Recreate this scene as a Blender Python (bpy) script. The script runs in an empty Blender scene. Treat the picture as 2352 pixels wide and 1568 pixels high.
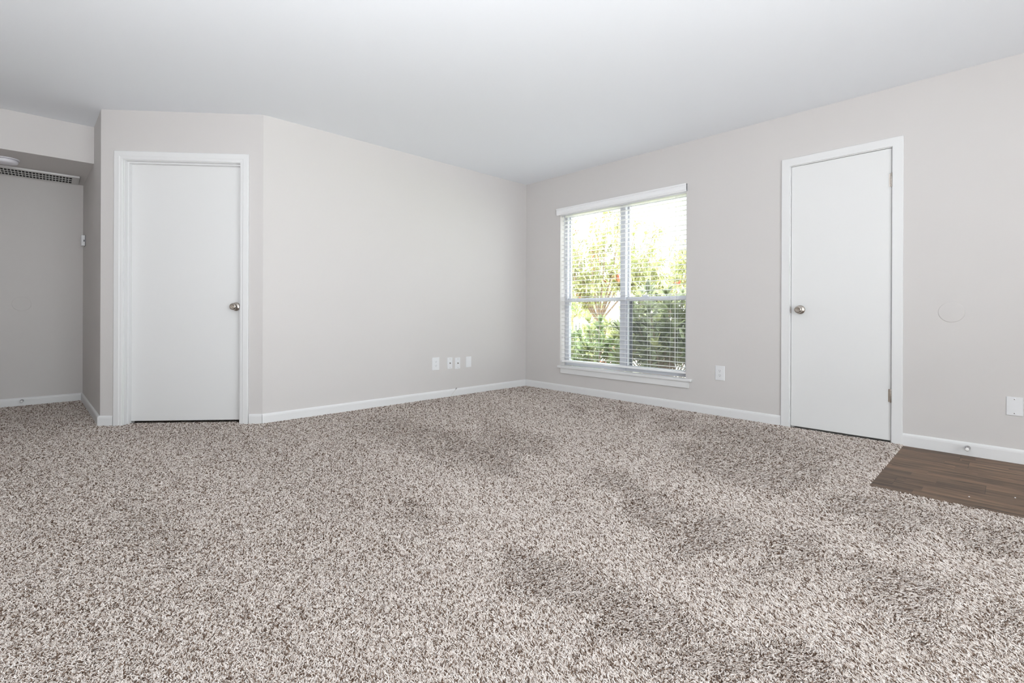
import bpy, bmesh, math, random
import numpy as np
from mathutils import Vector, Matrix

# ------------------------------------------------------------------ camera
CAM = (-4.1727, -4.1044, 0.8837)
YAW, ROLL, FPX, CYPX = math.radians(43.832), math.radians(0.213), 1107.5, 719.13
scene = bpy.context.scene
cd = bpy.data.cameras.new('camera')
cam = bpy.data.objects.new('camera', cd)
scene.collection.objects.link(cam)
cd.sensor_width = 36.0
cd.sensor_fit = 'HORIZONTAL'
cd.lens = 36.0 * FPX / 2352.0
cd.shift_y = -(784.0 - CYPX) / 2352.0
cd.clip_start = 0.02
fw = Vector((math.sin(YAW), math.cos(YAW), 0))
rt = Vector((math.cos(YAW), -math.sin(YAW), 0))
up = Vector((0, 0, 1))
cr = rt * math.cos(ROLL) + up * math.sin(ROLL)
cu = -rt * math.sin(ROLL) + up * math.cos(ROLL)
M = Matrix((cr, cu, -fw)).transposed().to_4x4()
M.translation = Vector(CAM)
cam.matrix_world = M
scene.camera = cam

# ------------------------------------------------------------------ world, lights, exposure
scene.view_settings.view_transform = 'Standard'
scene.view_settings.look = 'None'
scene.view_settings.gamma = 1
scene.view_settings.exposure = 0.06
w = bpy.data.worlds.new('sky')
scene.world = w
w.use_nodes = True
bg = w.node_tree.nodes['Background']
bg.inputs['Color'].default_value = (0.93, 0.97, 1.0, 1)
bg.inputs['Strength'].default_value = 7.0


def area(name, loc, direction, sx, sy, energy, color, spread=math.pi):
    l = bpy.data.lights.new(name, 'AREA')
    l.shape = 'RECTANGLE'
    l.size, l.size_y = sx, sy
    l.energy = energy
    l.color = color
    l.spread = spread
    o = bpy.data.objects.new(name, l)
    scene.collection.objects.link(o)
    o.location = loc
    o.rotation_euler = Vector(direction).to_track_quat('-Z', 'Y').to_euler()
    return o


# flash bounced off the ceiling behind the photographer
area('bounce_flash', (-4.85, -4.55, 0.40), (0.36, 0.48, 1), 0.6, 0.6, 100, (0.935, 0.965, 1.0), math.radians(135))
# added fill light at an invented glazed door in the unseen rear wall
area('rear_fill', (-3.5, -6.55, 1.15), (-0.05, 1, 0.02), 2.3, 1.9, 41, (0.97, 0.985, 1.0))

# sun high over the roof, falling on the garden beyond the house's own shade
sl_ = bpy.data.lights.new('sun', 'SUN')
sl_.energy = 14.0
sl_.angle = math.radians(0.6)
sl_.color = (1.0, 0.97, 0.92)
so_ = bpy.data.objects.new('sun', sl_)
scene.collection.objects.link(so_)
so_.rotation_euler = Vector((1.0, -0.12, -1.25)).to_track_quat('-Z', 'Y').to_euler()
so_.location = (-3, 0, 6)

random.seed(7)
rng = np.random.default_rng(7)

# ------------------------------------------------------------------ materials
MATS = {}


def mat(name, color, rough=0.5, metallic=0.0, bump=0.0, bscale=200.0, spec=0.5, vary=0.0, vscale=3.0, coat=0.0):
    if name in MATS:
        return MATS[name]
    m = bpy.data.materials.new(name)
    m.use_nodes = True
    nt = m.node_tree
    b = nt.nodes['Principled BSDF']
    b.inputs['Base Color'].default_value = (*color, 1)
    b.inputs['Roughness'].default_value = rough
    b.inputs['Metallic'].default_value = metallic
    b.inputs['Specular IOR Level'].default_value = spec
    b.inputs['Coat Weight'].default_value = coat
    tc = nt.nodes.new('ShaderNodeTexCoord')
    if vary:
        n = nt.nodes.new('ShaderNodeTexNoise')
        n.inputs['Scale'].default_value = vscale
        n.inputs['Detail'].default_value = 3
        nt.links.new(tc.outputs['Object'], n.inputs['Vector'])
        r = nt.nodes.new('ShaderNodeMix')
        r.data_type = 'RGBA'
        r.inputs['A'].default_value = (*[c * (1 - vary) for c in color], 1)
        r.inputs['B'].default_value = (*[min(1, c * (1 + vary)) for c in color], 1)
        nt.links.new(n.outputs['Fac'], r.inputs['Factor'])
        nt.links.new(r.outputs['Result'], b.inputs['Base Color'])
    if bump:
        n = nt.nodes.new('ShaderNodeTexNoise')
        n.inputs['Scale'].default_value = bscale
        n.inputs['Detail'].default_value = 4
        nt.links.new(tc.outputs['Object'], n.inputs['Vector'])
        bp = nt.nodes.new('ShaderNodeBump')
        bp.inputs['Strength'].default_value = bump
        bp.inputs['Distance'].default_value = 0.002
        nt.links.new(n.outputs['Fac'], bp.inputs['Height'])
        nt.links.new(bp.outputs['Normal'], b.inputs['Normal'])
    MATS[name] = m
    return m


WALL = mat('wall_paint', (0.640, 0.616, 0.604), 0.75, bump=0.12, bscale=90, spec=0.25, vary=0.012, vscale=1.5)
CEIL = mat('ceiling_paint', (0.85, 0.872, 0.905), 0.9, bump=0.15, bscale=60, spec=0.15)
TRIM = mat('trim_paint', (0.77, 0.77, 0.772), 0.38, bump=0.03, bscale=40, spec=0.4)
DOORP = mat('door_paint', (0.77, 0.77, 0.768), 0.42, bump=0.05, bscale=30, spec=0.35)
PLASTIC = mat('plate_plastic', (0.78, 0.785, 0.80), 0.3, bump=0.01, bscale=50)
NICKEL = mat('satin_nickel', (0.56, 0.51, 0.46), 0.24, metallic=1.0, bump=0.02, bscale=300)
CHROME = mat('chrome', (0.50, 0.49, 0.50), 0.12, metallic=1.0, bump=0.01, bscale=300)
DARK = mat('slot_dark', (0.03, 0.03, 0.03), 0.6, bump=0.05, bscale=100)
BLIND = mat('blind_vinyl', (0.88, 0.88, 0.89), 0.4, bump=0.03, bscale=60)
VINYL = mat('window_vinyl', (0.55, 0.56, 0.60), 0.4, bump=0.02, bscale=60)
VENTM = mat('vent_metal', (0.60, 0.59, 0.58), 0.32, metallic=0.7, bump=0.04, bscale=100)
CORD = mat('cord_white', (0.82, 0.82, 0.8), 0.7, bump=0.1, bscale=500)
CABLE = mat('cable_white', (0.74, 0.73, 0.70), 0.5, bump=0.04, bscale=200)
RUBBER = mat('rubber_white', (0.82, 0.81, 0.80), 0.5, bump=0.05, bscale=200)
SMOKE = mat('detector_plastic', (0.80, 0.79, 0.84), 0.4, bump=0.02, bscale=80)
LEAK_SHELL = mat('leak_shell_dark', (0.25, 0.24, 0.23), 0.9, bump=0.1, bscale=60)  # for the added shells that keep outside light from the door gaps
BARK = mat('bark', (0.36, 0.27, 0.20), 0.9, bump=0.8, bscale=60, vary=0.25, vscale=12)
SOIL = mat('mulch', (0.22, 0.15, 0.11), 0.95, bump=1.0, bscale=40, vary=0.4, vscale=30)
GRASS = mat('lawn', (0.42, 0.50, 0.22), 0.95, bump=1.0, bscale=60, vary=0.3, vscale=10)
CARP = mat('car_paint_white', (0.85, 0.86, 0.88), 0.2, coat=0.5, bump=0.01, bscale=20)
TIRE = mat('tire_rubber', (0.05, 0.05, 0.05), 0.8, bump=0.3, bscale=60)
BRICK = mat('far_brick', (0.60, 0.24, 0.17), 0.9, bump=0.6, bscale=30, vary=0.25, vscale=14)


def leafmat(name, color, var=0.3, trans=0.35):
    m = bpy.data.materials.new(name)
    m.use_nodes = True
    nt = m.node_tree
    for n in list(nt.nodes):
        nt.nodes.remove(n)
    out = nt.nodes.new('ShaderNodeOutputMaterial')
    g = nt.nodes.new('ShaderNodeNewGeometry')
    r = nt.nodes.new('ShaderNodeMix')
    r.data_type = 'RGBA'
    r.inputs['A'].default_value = (*[c * (1 - var) for c in color], 1)
    r.inputs['B'].default_value = (*[min(1, c * (1 + var)) for c in color], 1)
    nt.links.new(g.outputs['Random Per Island'], r.inputs['Factor'])
    d = nt.nodes.new('ShaderNodeBsdfPrincipled')
    d.inputs['Roughness'].default_value = 0.4
    t = nt.nodes.new('ShaderNodeBsdfTranslucent')
    nt.links.new(r.outputs['Result'], d.inputs['Base Color'])
    nt.links.new(r.outputs['Result'], t.inputs['Color'])
    mx = nt.nodes.new('ShaderNodeMixShader')
    mx.inputs['Fac'].default_value = trans
    nt.links.new(d.outputs[0], mx.inputs[1])
    nt.links.new(t.outputs[0], mx.inputs[2])
    nt.links.new(mx.outputs[0], out.inputs[0])
    return m


LEAF_PALE = leafmat('leaf_pale', (0.44, 0.46, 0.22))
LEAF_MID = leafmat('leaf_mid', (0.36, 0.44, 0.23))
LEAF_DARK = leafmat('leaf_dark', (0.33, 0.37, 0.22), 0.65)
LEAF_RED = leafmat('leaf_red', (0.62, 0.16, 0.09))
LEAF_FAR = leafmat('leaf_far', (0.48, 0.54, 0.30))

# glass
GLASS = bpy.data.materials.new('window_glass')
GLASS.use_nodes = True
nt = GLASS.node_tree
for n in list(nt.nodes):
    nt.nodes.remove(n)
_o = nt.nodes.new('ShaderNodeOutputMaterial')
_t = nt.nodes.new('ShaderNodeBsdfTransparent')
_t.inputs[0].default_value = (0.95, 0.97, 0.96, 1)
_g = nt.nodes.new('ShaderNodeBsdfGlossy')
_g.inputs['Roughness'].default_value = 0.02
_m = nt.nodes.new('ShaderNodeMixShader')
_m.inputs['Fac'].default_value = 0.04
nt.links.new(_t.outputs[0], _m.inputs[1])
nt.links.new(_g.outputs[0], _m.inputs[2])
nt.links.new(_m.outputs[0], _o.inputs[0])

# insect screen: fine dark mesh, half see-through
SCREEN = bpy.data.materials.new('insect_mesh')
SCREEN.use_nodes = True
nt = SCREEN.node_tree
for n in list(nt.nodes):
    nt.nodes.remove(n)
_o = nt.nodes.new('ShaderNodeOutputMaterial')
_t = nt.nodes.new('ShaderNodeBsdfTransparent')
_d = nt.nodes.new('ShaderNodeBsdfDiffuse')
_d.inputs[0].default_value = (0.16, 0.16, 0.16, 1)
_m = nt.nodes.new('ShaderNodeMixShader')
_m.inputs['Fac'].default_value = 0.30
nt.links.new(_t.outputs[0], _m.inputs[1])
nt.links.new(_d.outputs[0], _m.inputs[2])
nt.links.new(_m.outputs[0], _o.inputs[0])


# vinyl planks
def plank_material():
    """rows 0.165 wide along y, each row with its own random end joints; narrow printed strips inside each plank"""
    m = bpy.data.materials.new('dark_vinyl_planks')
    m.use_nodes = True
    nt = m.node_tree
    b = nt.nodes['Principled BSDF']
    L = nt.links.new

    def math_(op, a, b_=None, c=None):
        n = nt.nodes.new('ShaderNodeMath')
        n.operation = op
        for k, v in enumerate((a, b_, c)):
            if v is None:
                continue
            if isinstance(v, (int, float)):
                n.inputs[k].default_value = v
            else:
                L(v, n.inputs[k])
        return n.outputs[0]

    def wn(v):
        n = nt.nodes.new('ShaderNodeTexWhiteNoise')
        n.noise_dimensions = '2D'
        L(v, n.inputs['Vector'])
        return n.outputs['Value']

    def comb(x, y):
        n = nt.nodes.new('ShaderNodeCombineXYZ')
        for k, v in enumerate((x, y)):
            if isinstance(v, (int, float)):
                n.inputs[k].default_value = v
            else:
                L(v, n.inputs[k])
        return n.outputs[0]

    tc = nt.nodes.new('ShaderNodeTexCoord')
    sp = nt.nodes.new('ShaderNodeSeparateXYZ')
    L(tc.outputs['Object'], sp.inputs[0])
    X, Y = sp.outputs[0], sp.outputs[1]

    def grid(wid, ln, seed):
        u = math_('DIVIDE', math_('ADD', X, 0.013), wid)
        row = math_('FLOOR', u)
        off = math_('MULTIPLY', wn(comb(row, seed)), 7.3)
        v = math_('DIVIDE', math_('ADD', Y, off), ln)
        col = math_('FLOOR', v)
        rnd = wn(comb(math_('ADD', row, seed * 3.1), col))
        fu = math_('SUBTRACT', u, row)
        fv = math_('SUBTRACT', v, col)
        eu = math_('MULTIPLY', math_('MINIMUM', fu, math_('SUBTRACT', 1.0, fu)), wid)
        ev = math_('MULTIPLY', math_('MINIMUM', fv, math_('SUBTRACT', 1.0, fv)), ln)
        return rnd, math_('MINIMUM', eu, ev)

    r1, e1 = grid(0.165, 1.15, 3.0)
    r2, e2 = grid(0.0825, 0.55, 11.0)
    mix = math_('ADD', math_('MULTIPLY', r1, 0.55), math_('MULTIPLY', r2, 0.45))
    gx = math_('MULTIPLY', X, 30.0)
    gy = math_('ADD', math_('MULTIPLY', Y, 2.6), math_('MULTIPLY', mix, 40.0))
    n1 = nt.nodes.new('ShaderNodeTexNoise')
    n1.inputs['Scale'].default_value = 1.0
    n1.inputs['Detail'].default_value = 9
    n1.inputs['Roughness'].default_value = 0.68
    n1.inputs['Distortion'].default_value = 0.9
    L(comb(gx, gy), n1.inputs['Vector'])
    cr = nt.nodes.new('ShaderNodeValToRGB')
    cr.color_ramp.elements[0].position = 0.32
    cr.color_ramp.elements[0].color = (0.046, 0.034, 0.027, 1)
    cr.color_ramp.elements[1].position = 0.70
    cr.color_ramp.elements[1].color = (0.26, 0.175, 0.118, 1)
    L(n1.outputs['Fac'], cr.inputs[0])
    rr = nt.nodes.new('ShaderNodeValToRGB')
    rr.color_ramp.elements[0].color = (0.60, 0.60, 0.62, 1)
    rr.color_ramp.elements[1].color = (1.45, 1.36, 1.25, 1)
    L(mix, rr.inputs[0])
    mul = nt.nodes.new('ShaderNodeMix')
    mul.data_type = 'RGBA'
    mul.blend_type = 'MULTIPLY'
    mul.inputs['Factor'].default_value = 1
    L(cr.outputs[0], mul.inputs['A'])
    L(rr.outputs[0], mul.inputs['B'])
    seam = math_('MULTIPLY', math_('LESS_THAN', e1, 0.0010), 0.75)
    dk = nt.nodes.new('ShaderNodeMix')
    dk.data_type = 'RGBA'
    dk.inputs['B'].default_value = (0.045, 0.033, 0.026, 1)
    L(mul.outputs['Result'], dk.inputs['A'])
    L(seam, dk.inputs['Factor'])
    L(dk.outputs['Result'], b.inputs['Base Color'])
    b.inputs['Roughness'].default_value = 0.55
    b.inputs['Specular IOR Level'].default_value = 0.3
    bp = nt.nodes.new('ShaderNodeBump')
    bp.inputs['Strength'].default_value = 0.2
    bp.inputs['Distance'].default_value = 0.001
    L(n1.outputs['Fac'], bp.inputs['Height'])
    L(bp.outputs[0], b.inputs['Normal'])
    return m


PLANK = plank_material()


# carpet backing (seen between tufts and out of frame) and yarn
def speckle(name, hair):
    m = bpy.data.materials.new(name)
    m.use_nodes = True
    nt = m.node_tree
    b = nt.nodes['Principled BSDF']
    b.inputs['Roughness'].default_value = 0.95
    b.inputs['Specular IOR Level'].default_value = 0.1
    cr = nt.nodes.new('ShaderNodeValToRGB')
    e = cr.color_ramp.elements
    if hair:
        a = nt.nodes.new('ShaderNodeAttribute')
        a.attribute_name = 'tint'
        nt.links.new(a.outputs['Fac'], cr.inputs[0])
    else:
        tc = nt.nodes.new('ShaderNodeTexCoord')
        v = nt.nodes.new('ShaderNodeTexVoronoi')
        v.inputs['Scale'].default_value = 190
        nt.links.new(tc.outputs['Object'], v.inputs['Vector'])
        s = nt.nodes.new('ShaderNodeSeparateColor')
        nt.links.new(v.outputs['Color'], s.inputs[0])
        nt.links.new(s.outputs[0], cr.inputs[0])
    e[0].position = 0.0
    e[0].color = YARN[0]
    e[1].position = 1.0
    e[1].color = YARN[-1]
    n = len(YARN)
    for i in range(1, n - 1):
        x = e.new(i / (n - 1))
        x.color = YARN[i]
    nt.links.new(cr.outputs[0], b.inputs['Base Color'])
    return m


YARN = [(0.085, 0.050, 0.034, 1), (0.20, 0.142, 0.106, 1), (0.38, 0.316, 0.270, 1), (0.55, 0.482, 0.433, 1),
        (0.69, 0.622, 0.575, 1), (0.80, 0.748, 0.713, 1)]
BACKING = speckle('carpet_backing', False)
YARNM = speckle('carpet_yarn', True)


# ------------------------------------------------------------------ mesh helpers
class MB:
    """collects shapes in a bmesh"""

    def __init__(s):
        s.bm = bmesh.new()

    def box(s, x0, x1, y0, y1, z0, z1, mi=0):
        v = [s.bm.verts.new((x, y, z)) for z in (z0, z1) for x, y in ((x0, y0), (x1, y0), (x1, y1), (x0, y1))]
        for f in ((3, 2, 1, 0), (4, 5, 6, 7), (0, 1, 5, 4), (1, 2, 6, 5), (2, 3, 7, 6), (3, 0, 4, 7)):
            fc = s.bm.faces.new([v[i] for i in f])
            fc.material_index = mi
        return s

    def prism(s, pts, axis, a, b):
        """2D profile extruded along axis from a to b; the profile fills the other two axes in order"""
        def P(p, t):
            l = [p[0], p[1]]
            l.insert(axis, t)
            return l
        A = [s.bm.verts.new(P(p, a)) for p in pts]
        B = [s.bm.verts.new(P(p, b)) for p in pts]
        n = len(pts)
        for i in range(n):
            s.bm.faces.new((A[i], A[(i + 1) % n], B[(i + 1) % n], B[i]))
        s.bm.faces.new(A[::-1])
        s.bm.faces.new(B)
        return s

    def lathe(s, prof, seg=32, origin=(0, 0, 0), axis=(0, 0, 1)):
        """prof: (radius, height) list; spun round axis"""
        q = Vector((0, 0, 1)).rotation_difference(Vector(axis))
        o = Vector(origin)
        rings = []
        for r, h in prof:
            if r < 1e-6:
                rings.append([s.bm.verts.new(o + q @ Vector((0, 0, h)))])
            else:
                rings.append([s.bm.verts.new(o + q @ Vector((r * math.cos(2 * math.pi * k / seg), r * math.sin(2 * math.pi * k / seg), h))) for k in range(seg)])
        for a, b in zip(rings, rings[1:]):
            for k in range(seg):
                k2 = (k + 1) % seg
                if len(a) == 1 and len(b) == 1:
                    continue
                if len(a) == 1:
                    s.bm.faces.new((a[0], b[k2], b[k]))
                elif len(b) == 1:
                    s.bm.faces.new((a[k], a[k2], b[0]))
                else:
                    s.bm.faces.new((a[k], a[k2], b[k2], b[k]))
        return s

    def tube(s, pts, rads, seg=8):
        pts = [Vector(p) for p in pts]
        if not hasattr(rads, '__len__'):
            rads = [rads] * len(pts)
        rings = []
        for i, p in enumerate(pts):
            d = (pts[min(i + 1, len(pts) - 1)] - pts[max(i - 1, 0)]).normalized()
            a = d.orthogonal().normalized() if i == 0 else (pa - d * pa.dot(d)).normalized()
            pa = a
            b = d.cross(a)
            rings.append([s.bm.verts.new(p + (a * math.cos(2 * math.pi * k / seg) + b * math.sin(2 * math.pi * k / seg)) * rads[i]) for k in range(seg)])
        for a, b in zip(rings, rings[1:]):
            for k in range(seg):
                s.bm.faces.new((a[k], a[(k + 1) % seg], b[(k + 1) % seg], b[k]))
        s.bm.faces.new(rings[0][::-1])
        s.bm.faces.new(rings[-1])
        return s

    def xf(s, m):
        bmesh.ops.transform(s.bm, matrix=m, verts=s.bm.verts)
        return s

    def build(s, name, mats, parent=None, bevel=0.0, smooth=False, seg=2):
        me = bpy.data.meshes.new(name)
        bmesh.ops.recalc_face_normals(s.bm, faces=s.bm.faces)
        s.bm.to_mesh(me)
        s.bm.free()
        for m in (mats if isinstance(mats, (list, tuple)) else [mats]):
            me.materials.append(m)
        o = bpy.data.objects.new(name, me)
        scene.collection.objects.link(o)
        if parent:
            o.parent = parent
            o.matrix_parent_inverse = Matrix.Identity(4)
        if bevel:
            b = o.modifiers.new('bevel', 'BEVEL')
            b.width = bevel
            b.segments = seg
            b.limit_method = 'ANGLE'
            b.angle_limit = math.radians(40)
        if smooth:
            for p in me.polygons:
                p.use_smooth = True
            try:
                me.set_sharp_from_angle(angle=math.radians(45))
            except Exception:
                pass
        return o


def tag(o, label=None, cat=None, group=None, kind=None):
    if label:
        o['label'] = label
    if cat:
        o['category'] = cat
    if group:
        o['group'] = group
    if kind:
        o['kind'] = kind
    return o


def empty(name, loc=(0, 0, 0), rz=0.0):
    o = bpy.data.objects.new(name, None)
    o.empty_display_size = 0.05
    o.location = loc
    o.rotation_euler = (0, 0, rz)
    scene.collection.objects.link(o)
    return o


def struct(mb, name, mats, label, bevel=0.0, parent=None):
    o = mb.build(name, mats, parent, bevel)
    return tag(o, label, None, None, 'structure')


# ------------------------------------------------------------------ room measures
CH = 2.44                       # ceiling height
CT = 0.012                      # carpet top
XL, YR = -6.3, -6.6             # unseen left and rear walls
P0 = Vector((-2.957, 0.0, 0))   # back wall meets the angled wall
P1 = Vector((-3.888, 0.765, 0)) # angled wall ends
PE = Vector((-3.932, 2.28, 0))  # end of the hall return wall
YE = 2.28
T = 0.14                        # wall thickness


def frame_matrix(origin, along, normal):
    """x along the wall, y out of the wall into the room, z up"""
    a = Vector(along).normalized()
    n = Vector(normal).normalized()
    m = Matrix((a, n, Vector((0, 0, 1)))).transposed().to_4x4()
    m.translation = Vector(origin)
    return m


def wall_mb(length, holes=(), thick=T, h=CH):
    """wall in its own frame (x 0..length, y -thick..0) with rectangular holes (x0,x1,z0,z1)"""
    m = MB()
    xs = sorted({0.0, length, *[v for q in holes for v in q[:2]]})
    for a, b in zip(xs, xs[1:]):
        col = [q for q in holes if q[0] <= a + 1e-6 and q[1] >= b - 1e-6]
        z = -0.02
        for q in sorted(col, key=lambda q: q[2]):
            if q[2] > z:
                m.box(a, b, -thick, 0, z, q[2])
            z = q[3]
        if z < h:
            m.box(a, b, -thick, 0, z, h)
    bmesh.ops.remove_doubles(m.bm, verts=m.bm.verts, dist=1e-5)
    return m


# frames: R = window wall (x=0 plane, along -y), B = back wall, D = angled wall, F = hall return, E = hall end
MR = frame_matrix((0, 0, 0), (0, -1, 0), (-1, 0, 0))
MBk = frame_matrix((0, 0, 0), (-1, 0, 0), (0, -1, 0))
td = (P1 - P0).normalized()
nd = Vector((td.y, -td.x, 0))
if nd.dot(Vector(CAM) - P0) < 0:
    nd = -nd
MD = frame_matrix(P0, td, nd)
LD = (P1 - P0).length
tf = (PE - P1).normalized()
nf = Vector((-abs(tf.y), tf.x, 0)).normalized()
if nf.x > 0:
    nf = -nf
MF = frame_matrix(P1, tf, nf)
LF = (PE - P1).length

W_Y0, W_Y1, W_Z0, W_Z1 = 0.545, 2.04, 0.295, 2.035     # window opening
D2_Y0, D2_Y1, D2_Z = 2.892, 3.524, 2.036               # closet door opening in the window wall
D1_A, D1_B, D1_Z = 0.171, 1.036, 2.057                 # door opening in the angled wall

struct(wall_mb(-YR + 0.0, [(W_Y0, W_Y1, 0.2715, W_Z1), (D2_Y0, D2_Y1, -0.02, D2_Z)]).xf(MR), 'wall_right', WALL,
       'light grey painted wall with the window and the flush white door')
# back wall from the corner to the angled wall
struct(wall_mb(-P0.x).xf(MBk), 'wall_back', WALL, 'light grey painted wall between the angled door wall and the window corner')
struct(wall_mb(LD, [(D1_A, D1_B, -0.02, D1_Z)], thick=0.12).xf(MD), 'wall_angled', WALL,
       'short angled light grey wall holding the left white door')
struct(wall_mb(LF, thick=0.10).xf(MF), 'wall_hall_side', WALL, 'shaded side wall of the hall recess beside the left door')
struct(MB().box(XL, PE.x, YE, YE + T, -0.02, CH), 'wall_hall_end', WALL, 'end wall of the hall recess at the left edge')
struct(wall_mb(YE - YR).xf(frame_matrix((XL, YR, 0), (0, 1, 0), (1, 0, 0))), 'wall_left', WALL,
       'unseen left wall')
struct(wall_mb(-XL, [(1.65, 3.95, 0.0, 2.05)]).xf(frame_matrix((XL, YR, 0), (1, 0, 0), (0, 1, 0))), 'wall_rear', WALL,  # hole cut for the added rear glazing
       'unseen rear wall')
struct(MB().box(XL - T, T, YR - T, YE + T, CH, CH + 0.1), 'ceiling', CEIL, 'smooth white painted ceiling')

# dropped soffit across the hall recess
struct(MB().box(XL, PE.x + 0.03, 1.275, YE, 2.13, CH - 0.0005), 'ceiling_soffit', WALL,
       'dropped soffit box across the hall recess at upper left', 0.002)

# floor: dark planks by the entry, carpet backing everywhere else
fl = MB()
WX, WY = -1.14, -3.588
fl.box(WX, 0.0, YR, WY, -0.05, 0.0, 1)
fl.box(XL, WX, YR, WY, -0.05, 0.0, 0)
fl.box(XL, 0.0, WY, YE, -0.05, 0.0, 0)
struct(fl, 'floor', [BACKING, PLANK], 'room floor, beige speckled carpet with dark wood-look planks at the right')

# unseen dark shells added behind the two doors to block light leaks
for nm, m, ln in (('wall_leak_shell_right', MR, (2.7, 3.7)), ('wall_leak_shell_angled', MD, (0.05, 1.15))):
    a, b = ln
    th = T if m is MR else 0.12
    q = MB()
    q.box(a, b, -0.75, -0.70, -0.02, CH)
    q.box(a - 0.03, a, -0.75, -th - 0.001, -0.02, CH)
    q.box(b, b + 0.03, -0.75, -th - 0.001, -0.02, CH)
    q.box(a, b, -0.70, 0.0, -0.06, -0.052)
    q.box(a, b, -0.70, -th - 0.001, -0.05, -0.001)
    struct(q.xf(m), nm, LEAK_SHELL, 'unseen dark shell added behind the closed door to block light leaks')

# ------------------------------------------------------------------ baseboards
BH, BT = 0.084, 0.013


def base_profile(z0=0.0):
    return [(0.0005, z0), (BT, z0), (BT, BH - 0.020), (BT * 0.86, BH - 0.010), (BT * 0.55, BH - 0.003), (BT * 0.25, BH), (0.0005, BH)]


def baseboard(name, m, a, b, label, z0=0.0):
    q = MB().prism(base_profile(z0), 0, a, b)
    return struct(q.xf(m), name, TRIM, label, 0.0008)


baseboard('baseboard_back', MBk, 0.001, -P0.x + 0.003, 'white baseboard along the back wall')
baseboard('baseboard_right', MR, BT + 0.0005, D2_Y0 - 0.062, 'white baseboard under the window')
baseboard('baseboard_entry', MR, D2_Y1 + 0.060, -YR, 'white baseboard beside the dark plank floor')
baseboard('baseboard_angled_right', MD, 0.0, D1_A - 0.072, 'short white baseboard right of the left door')
baseboard('baseboard_angled_left', MD, D1_B + 0.072, LD + BT * 0.9, 'short white baseboard left of the left door')
baseboard('baseboard_hall_side', MF, -BT * 0.6, LF - BT, 'white baseboard on the hall side wall')
baseboard('baseboard_hall_end', frame_matrix((PE.x, YE, 0), (-1, 0, 0), (0, -1, 0)), 0.0, PE.x - XL, 'white baseboard on the hall end wall')


# ------------------------------------------------------------------ doors and casings
def casing(name, m, a, b, z, wcas, thick, label, depth, stop=None, flat=False):
    """frame round an opening a..b, top z, in wall frame; casing with mitred corners, jamb and stop"""
    r = empty(name)
    tag(r, label, None, None, 'structure')
    q = MB()
    rev = 0.006
    ia, ib, iz = a + 0.0, b - 0.0, z
    ia -= 0.0
    # mitred frame: inner rectangle (ia..ib, iz), outer widened by wcas
    prof = [(0.0, 0.0005), (0.0, thick * 0.62), (0.010, thick * 0.80), (wcas * 0.30, thick * 0.82), (wcas * 0.42, thick), (wcas - 0.004, thick), (wcas, thick - 0.004), (wcas, 0.0005)]
    if flat:
        prof = [(0.0, 0.0005), (0.0, thick * 0.9), (0.0015, thick), (wcas - 0.003, thick), (wcas, thick - 0.003), (wcas, 0.0005)]
    rings = []
    for (cx, cz, dx, dz) in ((ia, 0.0, -1, 0), (ia, iz, -1, 1), (ib, iz, 1, 1), (ib, 0.0, 1, 0)):
        rings.append([q.bm.verts.new((cx + dx * p[0], p[1], cz + dz * p[0])) for p in prof])
    n = len(prof)
    for A, B in zip(rings, rings[1:]):
        for i in range(n):
            q.bm.faces.new((A[i], A[(i + 1) % n], B[(i + 1) % n], B[i]))
    q.bm.faces.new(rings[0])
    q.bm.faces.new(rings[-1][::-1])
    q.xf(m).build('casing', TRIM, r, 0.0006)
    j = MB()
    j.box(a - 0.003, a + 0.0045, -depth, 0.0003, 0, z + 0.003)
    j.box(b - 0.0045, b + 0.003, -depth, 0.0003, 0, z + 0.003)
    j.box(a + 0.0045, b - 0.0045, -depth, 0.0003, z - 0.0045, z + 0.003)
    j.xf(m).build('jamb', TRIM, r, 0.0006)
    if stop:
        s0, s1, pr = stop
        k = MB()
        k.box(a + 0.0045, a + 0.0045 + pr, s1, s0, 0, z - 0.0045)
        k.box(b - 0.0045 - pr, b - 0.0045, s1, s0, 0, z - 0.0045)
        k.box(a + 0.0045 + pr, b - 0.0045 - pr, s1, s0, z - 0.0045 - pr, z - 0.0045)
        k.xf(m).build('door_stop_strip', TRIM, r, 0.0015)
    return r


def knob_parts(parent, m, x, z, y0, small=False):
    """rose and knob on a door face; m wall frame, y0 face depth"""
    o = m @ Vector((x, y0, z))
    n = (m.to_3x3() @ Vector((0, 1, 0))).normalized()
    rose = MB().lathe([(0, 0), (0.034, 0), (0.0345, 0.003), (0.032, 0.008), (0.024, 0.012), (0.016, 0.014), (0.013, 0.018), (0.012, 0.026), (0, 0.026)], 40, o, n)
    ro = rose.build('knob_rose', NICKEL, parent, smooth=True)
    kn = MB().lathe([(0, 0.024), (0.0115, 0.024), (0.013, 0.030), (0.020, 0.036), (0.0262, 0.044), (0.0275, 0.050), (0.0262, 0.057), (0.022, 0.062), (0.0185, 0.0635), (0.0175, 0.0615), (0.010, 0.0608), (0, 0.0605)], 40, o, n)
    kn.build('door_knob', NICKEL, parent, smooth=True)
    if small:
        b = MB().lathe([(0, 0.060), (0.0055, 0.060), (0.0062, 0.064), (0.005, 0.067), (0, 0.0675)], 20, o, n)
        b.build('lock_button', NICKEL, parent, smooth=True)


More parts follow.
